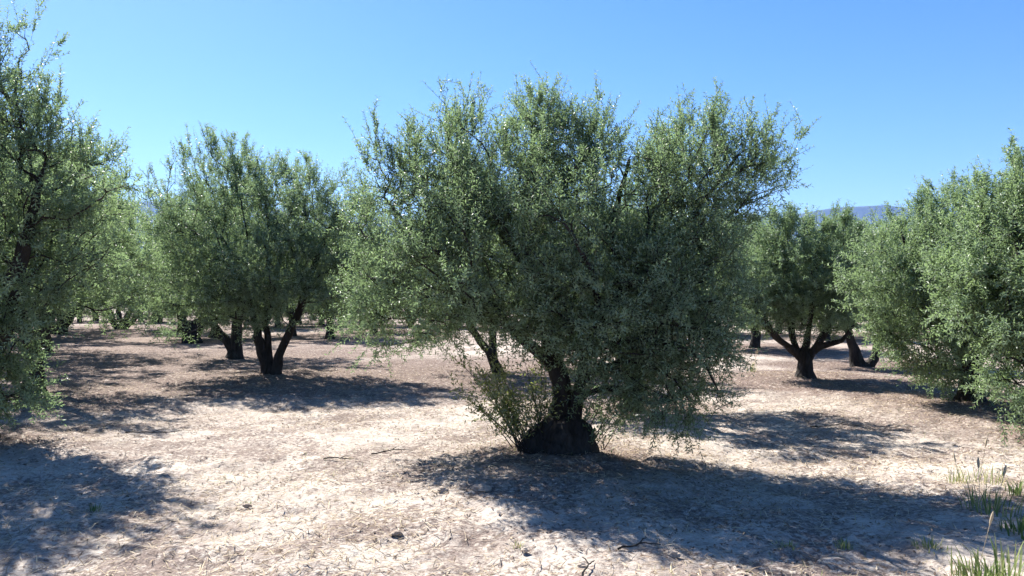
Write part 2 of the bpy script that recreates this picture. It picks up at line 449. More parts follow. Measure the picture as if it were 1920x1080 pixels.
# ---- the main tree
d0 = 7.7
bx, by = P(1050, 850, d0)[:2]; bz = gz(bx, by) - 0.05
def stump_tube(pts, d): 
    q = np.array([[*P(a, b, d + c), r] for a, b, c, r in pts]); return q[:, :3], q[:, 3]
rngS = np.random.default_rng(5)
st = []
for pts, k, rg in (
    ([(1052, 880, 0, .36), (1053, 850, 0, .325), (1056, 828, 0, .29), (1058, 806, 0, .25), (1058, 794, 0, .19), (1056, 786, 0, .12)], 40, .30),
    ([(985, 872, -.15, .11), (998, 846, -.12, .125), (1010, 822, -.02, .12), (1024, 808, 0, .12), (1040, 792, 0, .11)], 20, .32),
    ([(1085, 885, -.12, .17), (1084, 855, -.1, .16), (1086, 825, -.06, .15), (1086, 805, -.03, .13), (1084, 795, 0, .08)], 24, .32),
    ([(1040, 890, -.28, .13), (1045, 862, -.22, .12), (1050, 830, -.13, .11), (1054, 800, -.05, .1)], 20, .3),
    ([(1110, 872, .05, .10), (1100, 850, .04, .12), (1090, 825, .02, .11)], 18, .3),
    ([(940, 872, .02, .035), (975, 854, .02, .075), (1005, 832, .02, .10), (1025, 815, .02, .10)], 16, .3)):
    p_, r_ = stump_tube(pts, d0)
    rs = resample(np.c_[p_, r_], 0.03, rngS, 0.004)
    st.append((rs[:, :3], rs[:, 3], k, rg))
limbs = [
    L([(1054, 850, 0, .17), (1052, 790, 0, .125), (1053, 750, 0, .10), (1050, 700, 0, .095), (1036, 650, .05, .085), (1020, 590, .1, .07), (1000, 520, .15, .058), (985, 430, .2, .043), (990, 330, .2, .028), (1005, 240, .2, .015)], d0),
    L([(1048, 705, 0, .10), (1025, 672, -.05, .062), (985, 640, -.1, .055), (945, 600, -.15, .047), (890, 540, -.2, .038), (830, 480, -.25, .03), (770, 430, -.2, .02), (720, 370, -.1, .012)], d0),
    L([(1072, 800, 0, .085), (1084, 745, -.04, .058), (1092, 690, -.1, .052), (1115, 620, -.2, .047), (1165, 550, -.3, .042), (1225, 490, -.25, .036), (1275, 440, -.1, .03), (1325, 370, 0, .022), (1385, 290, .1, .013)], d0),
    L([(1035, 648, .05, .06), (1060, 590, .35, .05), (1110, 500, .6, .042), (1150, 400, .7, .03), (1180, 300, .7, .018)], d0),
    L([(1000, 520, .15, .045), (950, 450, .3, .037), (890, 380, .4, .028), (850, 280, .4, .016)], d0),
    L([(1100, 665, -.12, .04), (1160, 640, -.35, .034), (1240, 640, -.6, .027), (1310, 670, -.75, .018), (1340, 720, -.8, .01)], d0),
    L([(960, 610, -.14, .035), (890, 600, .2, .03), (810, 590, .5, .022), (740, 585, .6, .012)], d0),
    L([(1115, 620, -.2, .035), (1120, 540, -.75, .028), (1090, 470, -1.1, .02), (1060, 420, -1.2, .012)], d0),
]
lobes = [
    lobe(1060, 450, d0 + .1, 260, 180, 1.35, 1.2), lobe(1320, 330, d0 + .1, 120, 112, .9, 1.2), lobe(1425, 315, d0 + .2, 70, 60, .5, .6),
    lobe(1370, 400, d0 + .1, 55, 60, .4, .35),
    lobe(860, 335, d0 + .1, 125, 118, .9, 1.2), lobe(740, 335, d0 + .1, 62, 75, .45, .6), lobe(700, 300, d0 + .1, 28, 45, .3, .25), lobe(690, 420, d0 + .3, 40, 60, .4, .5), lobe(1010, 255, d0 + .2, 62, 85, .6, 1.0),
    lobe(1115, 295, d0 + .2, 70, 85, .6, 1.0), lobe(775, 535, d0 + .55, 120, 105, .8, 1.1), lobe(720, 610, d0 + .6, 70, 52, .5, .7),
    lobe(900, 500, d0 - .4, 170, 140, 1.0, 1.2), lobe(1270, 560, d0 - .2, 125, 140, 1.1, 1.1), lobe(1250, 685, d0 - .4, 115, 95, .8, .9),
    lobe(1130, 560, d0 - .5, 170, 140, .9, 1.2), lobe(1330, 560, d0 + .1, 65, 150, .6, .7), lobe(1275, 765, d0 - .4, 90, 45, .5, .5),
    lobe(1010, 600, d0 - .7, 120, 42, .5, .9), lobe(1120, 680, d0 - .5, 62, 50, .4, .6), lobe(700, 535, d0 + .5, 55, 60, .5, .7), lobe(1175, 690, d0 + .2, 55, 70, .5, .7),
]
t_, c_ = tree_meshes(11, limbs, lobes, 1600, 11600, .045, .0122, stump=st, spire=.42, spire_len=(.22, .48), young=.08, droop=.1, crown_bias=.33)
main = make_tree('olive_tree', 'broad central olive tree with thick flaring stump and yellowish shoots at its foot', (bx, by, bz), t_, c_)
LITTER.append((bx, by, 1.3, .6))
# suckers at the foot of the stump, a part of the tree
def shoots_part(seed, parent, bases, n, hmin, hmax, lean, leafs,  name='basal_shoots', mat=None):
    rng = np.random.default_rng(seed); tub = Tubes(); Vs, Ts = [], []
    pb = np.array(parent.location)
    for i in range(n):
        b = bases[rng.integers(len(bases))] + np.array([*rng.normal(0, .05, 2), 0])
        h = rng.uniform(hmin, hmax)
        dr = nrm(np.array([lean[0] + rng.normal(0, .33), lean[1] + rng.normal(0, .33), 1.0]))
        t = np.linspace(0, 1, 8)[:, None]
        side = np.array([rng.normal(0, .12), rng.normal(0, .12), 0])
        pts = b + dr * h * t + side * h * t ** 2
        tub.add(pts, .0055 * (1 - .8 * t[:, 0]), 4)
        for j in range(leafs):
            tt = rng.uniform(.18, 1) ** .6; p0 = b + dr * h * tt + side * h * tt ** 2
            sd = nrm(rng.normal(size=3) + np.array([0, 0, .3]))
            tw = rng.uniform(.03, .24)
            for m_ in range(6):
                p = p0 + sd * tw * m_ / 5
                ld = nrm(rng.normal(size=3) + sd * .8 + dr * .5); wd = nrm(np.cross(ld, rng.normal(size=3)))
                l_ = rng.uniform(.03, .055); w_ = .007
                Vs += [p, p + ld * l_ * .5 - wd * w_, p + ld * l_, p + ld * l_ * .5 + wd * w_]; Ts.append(rng.random())
    wood = np.concatenate(tub.v); wf = np.concatenate(tub.f)
    V = np.array(Vs); VV = np.concatenate([V, wood]) - pb
    FF = np.concatenate([np.arange(len(V)).reshape(-1, 4), wf + len(V)])
    fm = np.concatenate([np.zeros(len(V) // 4, int), np.ones(len(wf), int)])
    o = mesh_obj(name, VV, FF, [mat or M_LEAF_YOUNG, M_BARK], parent, False, fm, np.concatenate([Ts, np.full(len(wf), .3)]))
    return o
sh = shoots_part(3, main, [P(1000, 835, d0 - .1), P(990, 845, d0 - .2), P(1015, 820, d0 - .1), P(985, 840, d0 + .1)], 34, .35, 1.05, (-.5, .05), 22)
sh['label'] = 'thin yellow-green shoots rising from the left of the stump'
sh2 = shoots_part(4, main, [P(1110, 840, d0 - .1), P(1120, 845, d0 - .05), P(1105, 820, d0 - .15)], 10, .2, .6, (.6, -.1), 16, mat=M_LEAF)
sh2['label'] = 'darker shoots rising from the right of the stump'

# ---- generic limbs for the other trees
def auto_limbs(rng, base, h_fork, spread, h_top, r0, n=4, lean=(0, 0)):
    x, y, z = base; fk = np.array([x + lean[0] * h_fork, y + lean[1] * h_fork, z + h_fork])
    ls = [[(x, y, z - .08, r0 * 1.55), (x + .1 * (fk[0] - x), y, z + .08, r0 * 1.2), (x + .5 * (fk[0] - x), y + .5 * (fk[1] - y), z + .5 * h_fork, r0 * .95), (*fk, r0 * .9)]]
    a0 = rng.uniform(0, 6.28)
    for i in range(n):
        a = a0 + i * 2 * pi / n + rng.normal(0, .25); s = spread * rng.uniform(.75, 1.1)
        e = fk + np.array([cos(a) * s + lean[0] * h_top * .4, sin(a) * s, h_top - h_fork])
        m1 = fk + np.array([cos(a) * s * .38, sin(a) * s * .38, (h_top - h_fork) * .28]); m2 = fk + (e - fk) * .62 + np.array([cos(a) * s * .06, sin(a) * s * .06, 0])
        rb = r0 * (.75 - .05 * i)
        ls.append([(fk[0], fk[1], fk[2] - .1, rb), (*m1, rb * .75), (*m2, rb * .4), (*(m2 + (e - m2) * .45), .012)])
    return ls
def auto_lobes(rng, base, w, h0, h1, n=7, ly=1.0):
    x, y, z = base; out = [(np.array([x, y, z + (h0 + h1) / 2]), np.array([w * .62, w * .62 * ly, (h1 - h0) * .4]), 1.0)]
    for i in range(n):
        a = i * 2 * pi / n * 1.0 + rng.normal(0, .3); k = rng.uniform(.5, .62)
        hz = z + h0 + (h1 - h0) * rng.uniform(.28, .72)
        rr = w * rng.uniform(.34, .45)
        out.append((np.array([x + cos(a) * w * k, y + sin(a) * w * k * ly, hz]), np.array([rr, rr, (h1 - h0) * rng.uniform(.22, .32)]), 1.0))
    for i in range(3):
        a = rng.uniform(0, 6.28); rr = w * rng.uniform(.25, .36)
        out.append((np.array([x + cos(a) * w * .3, y + sin(a) * w * .3, z + h1 - (h1 - h0) * .17]), np.array([rr, rr, (h1 - h0) * .18]), .8))
    return out
def G(px, py):
    """ground point seen at (px, py)"""
    d = CAM_H * F / (py - HORIZON)
    for _ in range(6):
        x = (px - 960) / F * d; d = (CAM_H - gz(x, d)) * F / (py - HORIZON)
    return np.array([(px - 960) / F * d, d, gz((px - 960) / F * d, d)])

# ---- left tree at mid distance, three stems
b = G(512, 700); d0 = b[1]
limbs = [
    L([(499, 712, 0, .13), (498, 698, 0, .105), (495, 680, 0, .085), (488, 645, 0, .108), (479, 610, .05, .07), (465, 560, .15, .065), (440, 490, .25, .05), (400, 420, .3, .035), (360, 350, .3, .02)], d0),
    L([(508, 712, 0, .13), (508, 692, 0, .09), (505, 660, .05, .075), (501, 610, .1, .065), (500, 540, .2, .06), (505, 440, .3, .04), (490, 340, .3, .02)], d0),
    L([(518, 712, 0, .14), (519, 696, 0, .115), (525, 668, -.05, .09), (537, 635, -.1, .08), (556, 595, -.15, .07), (574, 545, -.2, .07), (600, 470, -.2, .05), (630, 400, -.2, .03)], d0),
    L([(470, 560, .15, .06), (430, 500, -.2, .045), (370, 440, -.4, .03), (320, 400, -.5, .015)], d0),
]
lobes = [lobe(480, 440, d0, 180, 130, 2.1, 1.4), lobe(345, 410, d0 - .2, 80, 95, 1.1, 1), lobe(395, 325, d0, 80, 70, 1.0, 1), lobe(605, 420, d0 - .2, 95, 105, 1.2, 1.1),
         lobe(555, 365, d0, 90, 55, .9, .9), lobe(655, 470, d0, 62, 95, .8, 1.0), lobe(680, 385, d0 + .3, 48, 62, .7, .7), lobe(420, 560, d0 - .4, 130, 55, 1.2, 1.0), lobe(540, 565, d0 - .5, 110, 52, 1.1, 1.0), lobe(325, 490, d0, 65, 70, .8, .8), lobe(630, 560, d0, 60, 60, .8, .8), lobe(470, 345, d0 + .2, 80, 60, 1., .8), lobe(480, 500, d0 - .9, 150, 80, .9, 1.1)]
t_, c_ = tree_meshes(21, limbs, lobes, 950, 6200, .070, .019, step=.22, spire=.42, spire_len=(.3, .6), pairs=9, shoot_len=(.2, .44), crown_bias=.33)
make_tree('olive_tree', 'olive tree splitting into three upright dark stems, left of the central tree', b, t_, c_)
LITTER.append((b[0], b[1], 2.6, .95))

# ---- right tree with open fork
b = G(1510, 708); d0 = b[1]
limbs = [
    L([(1510, 720, 0, .25), (1510, 708, 0, .20), (1510, 695, 0, .155), (1509, 675, 0, .135), (1508, 662, 0, .12)], d0),
    L([(1505, 674, 0, .085), (1485, 654, 0, .068), (1462, 637, -.1, .058), (1440, 612, -.2, .06), (1420, 570, -.3, .045), (1410, 510, -.3, .025)], d0),
    L([(1503, 672, 0, .07), (1488, 640, .1, .058), (1482, 600, .2, .065), (1480, 540, .3, .05), (1470, 460, .3, .025)], d0),
    L([(1510, 668, 0, .085), (1512, 640, 0, .06), (1520, 600, .1, .05), (1525, 540, .2, .04), (1530, 460, .2, .02)], d0),
    L([(1516, 672, 0, .085), (1530, 650, -.1, .065), (1545, 625, -.1, .065), (1556, 585, -.15, .05), (1565, 530, -.2, .035), (1570, 470, -.2, .02)], d0),
    L([(1525, 658, -.05, .075), (1550, 645, -.2, .055), (1578, 640, -.3, .04), (1600, 610, -.4, .025)], d0),
]
lobes = [lobe(1500, 510, d0, 90, 80, 1.1, 1.3), lobe(1440, 520, d0, 60, 85, .8, 1), lobe(1480, 445, d0, 65, 40, .8, .9), lobe(1560, 480, d0, 65, 70, .9, 1), lobe(1590, 540, d0 + .3, 45, 70, .8, .8),
         lobe(1440, 580, d0 - .2, 45, 35, .6, .6), lobe(1540, 580, d0, 70, 40, .8, .8), lobe(1400, 560, d0 + .3, 30, 60, .6, .6)]
t_, c_ = tree_meshes(31, limbs, lobes, 620, 4000, .068, .018, step=.2, spire=.35, spire_len=(.2, .4), pairs=9, shoot_len=(.18, .38))
make_tree('olive_tree', 'olive tree with short trunk opening into a wide fork, standing right of centre', b, t_, c_)
LITTER.append((b[0], b[1], 2.1, .9))

# ---- big tree on the left edge
rng = np.random.default_rng(41)
b = np.array([-5.75, 8.5, gz(-5.75, 8.5)])
limbs = auto_limbs(rng, b, .7, 1.3, 3.6, .17, 4)
d0 = 8.5
lobes = [lobe(-30, 330, d0, 190, 190, 1.3, 1.4), lobe(100, 335, d0 + .1, 85, 85, .7, .9), lobe(10, 150, d0, 55, 130, .6, 1), lobe(150, 430, d0 + .1, 65, 90, .6, .9), lobe(30, 510, d0 - .2, 85, 80, .9, 1.1),
         lobe(-120, 200, d0, 120, 150, .9, 1), lobe(-20, 640, d0 - .2, 65, 60, .7, 1.0), lobe(-20, 735, d0 - .3, 95, 48, .7, 1.5), lobe(25, 620, d0 - .4, 50, 55, .5, .9), lobe(-150, 500, d0, 150, 150, 1.1, 1), lobe(70, 245, d0, 70, 60, .6, .8), lobe(195, 330, d0 + .2, 35, 45, .3, .4), lobe(205, 320, d0 - 1.0, 38, 55, .4, .45)]
t_, c_ = tree_meshes(41, limbs, lobes, 900, 4500, .056, .015, spire=.5, spire_len=(.3, .55), young=.08, droop=.2)
make_tree('olive_tree', 'tall olive tree cut by the left edge, its lowest sprays near the ground', b, t_, c_)
LITTER.append((b[0], b[1], 1.6, .5))

# ---- the tree behind it
rng = np.random.default_rng(51)
b = np.array([-7.7, 12.7, gz(-7.7, 12.7)])
limbs = auto_limbs(rng, b, .7, 1.4, 3.2, .16, 4)
lobes = auto_lobes(rng, b, 2.0, .9, 4.1, 8)
t_, c_ = tree_meshes(51, limbs, lobes, 560, 3300, .066, .0175, step=.2, spire=.22, pairs=9, shoot_len=(.2, .42))
L2 = make_tree('olive_tree', 'olive tree with bright green lower foliage just behind the tall one on the left edge', b, t_, c_, leaf=M_LEAF_FRESH)
LITTER.append((b[0], b[1], 2.0, .6))

# ---- two more of the left row, mostly hidden behind those, shading the alley
for q_, (x_, y_, lab_) in enumerate([(-12.2, 17.6, 'olive tree half hidden behind the two at the left edge, shading the alley'), (-13.5, 22.8, 'olive tree whose crown shows above the leaning trunk at the left edge of the alley'), (-17.6, 29.5, 'olive tree deep in the left row behind the low sprays at the left edge')]):
    rng = np.random.default_rng(150 + q_); b = np.array([x_, y_, gz(x_, y_)])
    limbs = auto_limbs(rng, b, .8, 1.6, 3.8, .17, 4); lobes = auto_lobes(rng, b, 3.4, 1.0, 5.3, 9)
    t_, c_ = tree_meshes(150 + q_, limbs, lobes, 560, 5000, .085, .024, step=.26, spire=.3, pairs=8, shoot_len=(.25, .5), k_main=10)
    make_tree('olive_tree', lab_, b, t_, c_); LITTER.append((x_, y_, 3.2, .95))

# ---- near tree on the right edge
rng = np.random.default_rng(61)
d0 = 8.7
b = np.array([6.15, 8.9, gz(6.15, 8.9)])
limbs = auto_limbs(rng, b, .6, 1.2, 3.0, .16, 4)
lobes = [lobe(1960, 502, d0, 150, 150, 1.2, 1.4), lobe(1880, 560, d0 - .2, 100, 90, .8, 1.2), lobe(1930, 368, d0, 75, 75, .6, .8), lobe(1840, 492, d0 + .1, 75, 80, .7, .9), lobe(1925, 690, d0 - .1, 75, 80, .7, 1), lobe(1870, 790, d0 - .2, 42, 26, .35, .5),
         lobe(2060, 418, d0, 130, 130, 1.0, 1), lobe(2080, 620, d0, 130, 120, 1.0, 1), lobe(1915, 313, d0, 30, 28, .3, .3)]
t_, c_ = tree_meshes(61, limbs, lobes, 620, 3900, .060, .016, spire=.45, spire_len=(.3, .5), young=.12, droop=.2)
make_tree('olive_tree', 'olive tree cut by the right edge with a low bushy tuft near the soil', b, t_, c_, leaf=M_LEAF_FRESH)
LITTER.append((b[0], b[1], 1.5, .5))

# ---- the wide one behind it
rng = np.random.default_rng(71)
d0 = 11.6
b = G(1818, 755); b[1] = max(b[1], 11.4); b = np.array([(1818 - 960) / F * 11.6, 11.6, gz(6.7, 11.6)])
limbs = auto_limbs(rng, b, .55, 1.5, 3.0, .16, 4)
lobes = [lobe(1790, 522, d0, 140, 120, 1.6, 1.4), lobe(1670, 522, d0 - .1, 85, 75, .9, 1), lobe(1668, 588, d0 - .1, 62, 48, .7, .9), lobe(1780, 438, d0, 75, 60, .9, .9), lobe(1715, 458, d0, 50, 50, .6, .6), lobe(1745, 650, d0 - .3, 70, 50, .8, .9),
         lobe(1850, 418, d0, 90, 70, .9, .9), lobe(1900, 542, d0, 100, 120, 1.2, 1), lobe(1790, 700, d0 - .2, 55, 40, .6, .7)]
t_, c_ = tree_meshes(71, limbs, lobes, 760, 4600, .064, .017, step=.18, spire=.4, spire_len=(.25, .5), pairs=10, shoot_len=(.18, .4), young=.10, droop=.2)
make_tree('olive_tree', 'wide grey-green olive tree with foliage almost to the soil, right of the forked tree', b, t_, c_, leaf=M_LEAF_FRESH)
LITTER.append((b[0], b[1], 2.1, .6))

# ---- tree hidden behind the main one; its shade shows to the right
rng = np.random.default_rng(81)
b = np.array([1.75, 11.5, gz(1.75, 11.5)])
limbs = auto_limbs(rng, b, .7, 1.1, 2.6, .13, 4)
lobes = auto_lobes(rng, b, 1.65, .75, 3.1, 7)
t_, c_ = tree_meshes(81, limbs, lobes, 420, 2500, .066, .0175, step=.2, spire=.1, pairs=9, shoot_len=(.2, .4))
HB = make_tree('olive_tree', 'low olive tree standing directly behind the crown of the central tree', b, t_, c_)
LITTER.append((b[0], b[1], 1.6, .5))

# ---- two-stem and leaning trees farther off: own trunks, then copies
def far_tree(seed, label, b, w, h0, h1, limbs, n_attr=400, n_sh=2700, ll=.095, lw=.026, group=None):
    rng = np.random.default_rng(seed)
    if limbs is None: limbs = auto_limbs(rng, b, .8, w * .6, h1 * .82, .15, 4)
    lobes = auto_lobes(rng, b, w, h0, h1, 7)
    t_, c_ = tree_meshes(seed, limbs, lobes, n_attr, n_sh, ll, lw, step=.28, spire=.2, spire_len=(.35, .7), pairs=8, shoot_len=(.25, .5), k_main=10)
    LITTER.append((b[0], b[1], w * 1.1, .9))
    return make_tree('olive_tree', label, b, t_, c_, group)

b = G(443, 672); d = b[1]
far_tree(101, 'olive tree with two stems splayed in a V, just left of the three-stemmed one', b, 2.6, .5, 4.9, [
    L([(442, 680, 0, .26), (442, 670, 0, .22), (440, 660, 0, .19)], d),
    L([(440, 668, 0, .15), (425, 640, 0, .12), (405, 615, 0, .10), (385, 580, 0, .08), (350, 500, 0, .05), (320, 430, 0, .02)], d),
    L([(445, 668, 0, .17), (444, 635, 0, .15), (446, 605, 0, .13), (452, 560, 0, .10), (460, 490, 0, .06), (455, 420, 0, .02)], d)])
b = G(360, 643); d = b[1]
far_tree(102, 'olive tree on a squat thick black stump in the left row', b, 2.9, .4, 5.1, [
    L([(358, 652, 0, .42), (358, 642, 0, .38), (358, 630, 0, .33), (362, 617, 0, .31), (366, 606, 0, .24)], d),
    L([(352, 620, 0, .2), (345, 605, 0, .17), (335, 585, 0, .13), (315, 530, 0, .08), (295, 480, 0, .03)], d),
    L([(370, 620, 0, .22), (380, 600, 0, .18), (392, 570, 0, .13), (410, 510, 0, .07), (420, 470, 0, .03)], d)])
b = G(226, 617); d = b[1]
far_tree(103, 'far olive tree fanning into four thin stems at the end of the left alley', b, 3.5, .3, 5.6, [
    L([(226, 622, 0, .35), (226, 616, 0, .3), (226, 611, 0, .28)], d),
    L([(222, 614, 0, .2), (212, 600, 0, .17), (202, 582, 0, .14), (190, 550, 0, .09), (180, 490, 0, .03)], d),
    L([(226, 614, 0, .16), (224, 595, .3, .13), (222, 575, .5, .1), (225, 520, .6, .06)], d),
    L([(229, 614, 0, .18), (236, 598, 0, .15), (244, 582, 0, .12), (255, 540, 0, .08), (262, 490, 0, .03)], d),
    L([(231, 614, 0, .17), (246, 604, -.3, .14), (258, 590, -.5, .11), (280, 550, -.6, .07), (295, 510, -.6, .03)], d)])
b = G(936, 700); d = b[1]
far_tree(104, 'olive tree with a trunk leaning left, seen under the left side of the central crown', b, 3.0, .7, 4.7, [
    L([(940, 712, 0, .17), (936, 700, 0, .14), (926, 678, 0, .11), (914, 658, 0, .09), (900, 640, 0, .08), (870, 590, 0, .08), (840, 520, 0, .04)], d),
    L([(924, 672, 0, .11), (924, 645, .2, .09), (930, 600, .3, .07), (950, 520, .3, .03)], d)])
FA = far_tree(105, 'slim-trunked far olive tree between the three-stemmed tree and the central crown', G(619, 636), 2.6, .25, 4.9, None, n_sh=3000)
b = G(1618, 688); d = b[1]
far_tree(106, 'olive tree with twin U-shaped black stems behind the wide grey-green one on the right', b, 1.9, .85, 3.5, [
    L([(1608, 696, 0, .22), (1608, 686, 0, .20), (1605, 672, 0, .16), (1600, 655, 0, .125), (1590, 620, 0, .085), (1575, 560, 0, .05)], d),
    L([(1616, 688, 0, .13), (1630, 686, 0, .12), (1638, 674, 0, .11), (1642, 655, 0, .10), (1652, 610, 0, .08), (1665, 540, 0, .04)], d)])
FB = far_tree(107, 'distant olive tree with short stump left of the open-forked tree', G(1415, 652), 2.5, .2, 4.1, None, n_sh=3000)
FC = far_tree(108, 'distant olive tree leaning right at the left edge of the shaded alley', G(112, 626), 3.3, .6, 5.6, [
    L([(108, 634, 0, .4), (110, 624, 0, .34), (120, 605, 0, .28), (136, 582, 0, .22), (150, 550, 0, .14), (160, 500, 0, .05)], G(112, 626)[1]),
    L([(118, 608, 0, .2), (112, 580, 0, .16), (100, 540, 0, .1), (90, 490, 0, .05)], G(112, 626)[1])])

# further rows, copies
rng = np.random.default_rng(200)
FAR = [(82, 618, FC, 'far olive tree with dark trunk close behind the leaning one at the alley edge'),
       (340, 622, FA, 'far olive tree behind the squat black stump in the left row'),
       (700, 622, FB, 'far olive tree behind low sprays on the left of the central crown'),
       (770, 612, FA, None), (860, 616, FB, None), (560, 606, FA, None), (480, 612, FB, None), (420, 602, FC, None), (290, 602, FA, None), (150, 604, FB, None), (30, 608, FA, None), (640, 602, FB, None),
       (1000, 620, FA, None), (1120, 618, FB, None), (1240, 622, FA, None), (1330, 628, FB, None), (1460, 626, FA, None), (1550, 634, FB, None), (1640, 626, FA, None), (1750, 632, FB, None), (1860, 626, FA, None), (1390, 612, FB, None), (1510, 610, FA, None), (1600, 610, FB, None), (1700, 610, FA, None), (1800, 608, FB, None), (1920, 612, FB, None), (402, 631, FB, None), (548, 626, FA, None), (604, 611, FB, None), (18, 632, FA, None), (-60, 640, FB, None), (300, 606, FB, None), (265, 601, FA, None), (180, 600, FA, None), (520, 614, FB, None), (680, 610, FA, None)] + [(p_, 588 + (q_ * 5) % 9, (FA, FB)[q_ % 2], None) for q_, p_ in enumerate(range(40, 1960, 78))]
for px, py, src, lab in FAR:
    d = 1.6 * F / (py - HORIZON); x = (px - 960) / F * d
    s = rng.uniform(.92, 1.12) * (1.0 if px < 1000 else .86)
    copy_tree(src, (x, d, gz(x, d) - .03), rng.uniform(0, 6.28), (s, s, s * rng.uniform(.92, 1.05)),
              lab or 'hazy olive tree in the far rows closing the view between nearer trunks', None if lab else 'far rows of olive trees')
    LITTER.append((x, d, 2.2, .6))

# ------------------------------------------------------------------ ground sheet
ang = np.concatenate([np.linspace(-44, 44, 620), np.linspace(44, 316, 90)[1:-1]]); ang = np.radians(ang)
rad = np.concatenate([[0.02, .4, .8, 1.2], np.geomspace(1.6, 45, 470), np.geomspace(45, 5200, 60)[1:]])
R, T = np.meshgrid(rad, ang, indexing='ij')
X = R * np.sin(T); Y = R * np.cos(T)
Z = ground_h(X, Y, True)
n, k = R.shape
i = np.arange(n - 1)[:, None] * k; j = np.arange(k)[None, :]; j2 = (j + 1) % k
Fq = np.stack([i + j, i + k + j, i + k + j2, i + j2], -1).reshape(-1, 4)[:, ::-1]
g = mesh_obj('ground', np.stack([X, Y, Z], -1).reshape(-1, 3), Fq, M_GROUND)
lit = np.zeros(X.size); xf, yf = X.ravel(), Y.ravel()
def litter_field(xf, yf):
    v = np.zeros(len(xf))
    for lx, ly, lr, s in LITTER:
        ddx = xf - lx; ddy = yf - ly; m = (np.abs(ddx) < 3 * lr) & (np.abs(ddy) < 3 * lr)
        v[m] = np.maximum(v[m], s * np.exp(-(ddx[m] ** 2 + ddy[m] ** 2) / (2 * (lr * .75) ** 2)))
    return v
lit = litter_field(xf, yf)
far = np.clip((np.hypot(xf, yf) - 8.5) / 9, 0, 1) * (.22 + .12 * np.clip(-xf / 6, -1, 1))  # soil browner with distance; the extra brown at left also paints in alley shade
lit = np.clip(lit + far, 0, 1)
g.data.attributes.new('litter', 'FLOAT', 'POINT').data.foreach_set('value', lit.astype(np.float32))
tag(g, kind='structure')
if g.data.polygons[1000].normal.z < 0: g.data.flip_normals()

# ------------------------------------------------------------------ far hills
px = np.linspace(-1500, 3400, 260); 
ridge_px = np.array([-1500, -400, 0, 240, 520, 900, 1250, 1400, 1470, 1540, 1600, 1660, 1760, 2100, 3400])
ridge_py = np.array([440, 400, 385, 376, 392, 420, 424, 404, 406, 394, 386, 385, 396, 430, 450])
ry = np.interp(px, ridge_px, ridge_py)
D = 4000.0
hz = (HORIZON - ry) / F * D + CAM_H
tt = np.concatenate([np.linspace(0, 1, 36), np.linspace(1, 1.25, 10)[1:]])
PX, TT = np.meshgrid(px, tt)
dist = 2600 + (D - 2600) * TT
HX = (PX - 960) / F * D * (0.8 + 0.2 * TT); HY = dist
prof = np.where(TT <= 1, np.clip(TT, 0, 1) ** 1.2, 1 - (TT - 1) * 2.0)
rel = fbm(HX / 420, HY / 420, oct=5, seed=77)
HZ = hz[None, :] * prof + rel * 26 * np.sin(np.clip(TT, 0, 1) * pi) + fbm(HX / 160, HY / 160, oct=4, seed=78) * 4 * TT - 12 * (TT < .01)
n, k = HX.shape; i = np.arange(n - 1)[:, None] * k; j = np.arange(k - 1)[None, :]
Fq = np.stack([i + j, i + j + 1, i + k + j + 1, i + k + j], -1).reshape(-1, 4)
hl = mesh_obj('hills', np.stack([HX, HY, HZ], -1).reshape(-1, 3), Fq, hill_material()); tag(hl, kind='structure')

# ------------------------------------------------------------------ ground scatter
def on_frustum(rng, n, d0, d1, pw=1.0):
    d = (d0 ** pw + rng.random(n) * (d1 ** pw - d0 ** pw)) ** (1 / pw)
    x = rng.uniform(-.70, .70, n) * d
    return x, d
def blades(rng, x, y, ln, wd, tilt, curve, z0=0.0):
    """flat two-quad blades lying or standing on the ground; tilt = angle above the soil"""
    n = len(x); az = rng.uniform(0, 2 * pi, n)
    dr = np.stack([np.cos(az) * np.cos(tilt), np.sin(az) * np.cos(tilt), np.sin(tilt)], 1)
    sd = nrm(np.stack([-np.sin(az), np.cos(az), rng.normal(0, .3, n)], 1))
    b = np.stack([x, y, ground_h(x, y, True) + z0], 1)
    m = b + dr * (ln * .5)[:, None] + np.array([0, 0, 1]) * (curve * ln)[:, None]
    e = b + dr * ln[:, None]
    w = wd[:, None]
    V = np.stack([b - sd * w * .6, b + sd * w * .6, m + sd * w, m - sd * w, e + sd * w * .25, e - sd * w * .25], 1).reshape(-1, 3)
    o = np.arange(n)[:, None] * 6
    F_ = np.concatenate([np.concatenate([o, o + 1, o + 2, o + 3], 1), np.concatenate([o + 3, o + 2, o + 4, o + 5], 1)])
    return V, F_
rng = np.random.default_rng(300)
# straw
n = 75000; x, y = on_frustum(rng, n, 3.2, 17, 1.2)
keep = (vnoise(x * .8, y * .8, seed=91) + .5 * vnoise(x * 3, y * 3, seed=92) + rng.normal(0, .4, n)) > -.15
x, y = x[keep], y[keep]; n = len(x)
V, F_ = blades(rng, x, y, rng.uniform(.03, .12, n), rng.uniform(.0015, .0036, n), rng.uniform(0, .30, n), rng.uniform(0, .12, n), .002)
t = rng.random(n); o = mesh_obj('straw', V, F_, M_STRAW, None, False, None, np.concatenate([t, t])); tag(o, kind='stuff', label='dry straw strewn over the pale soil')
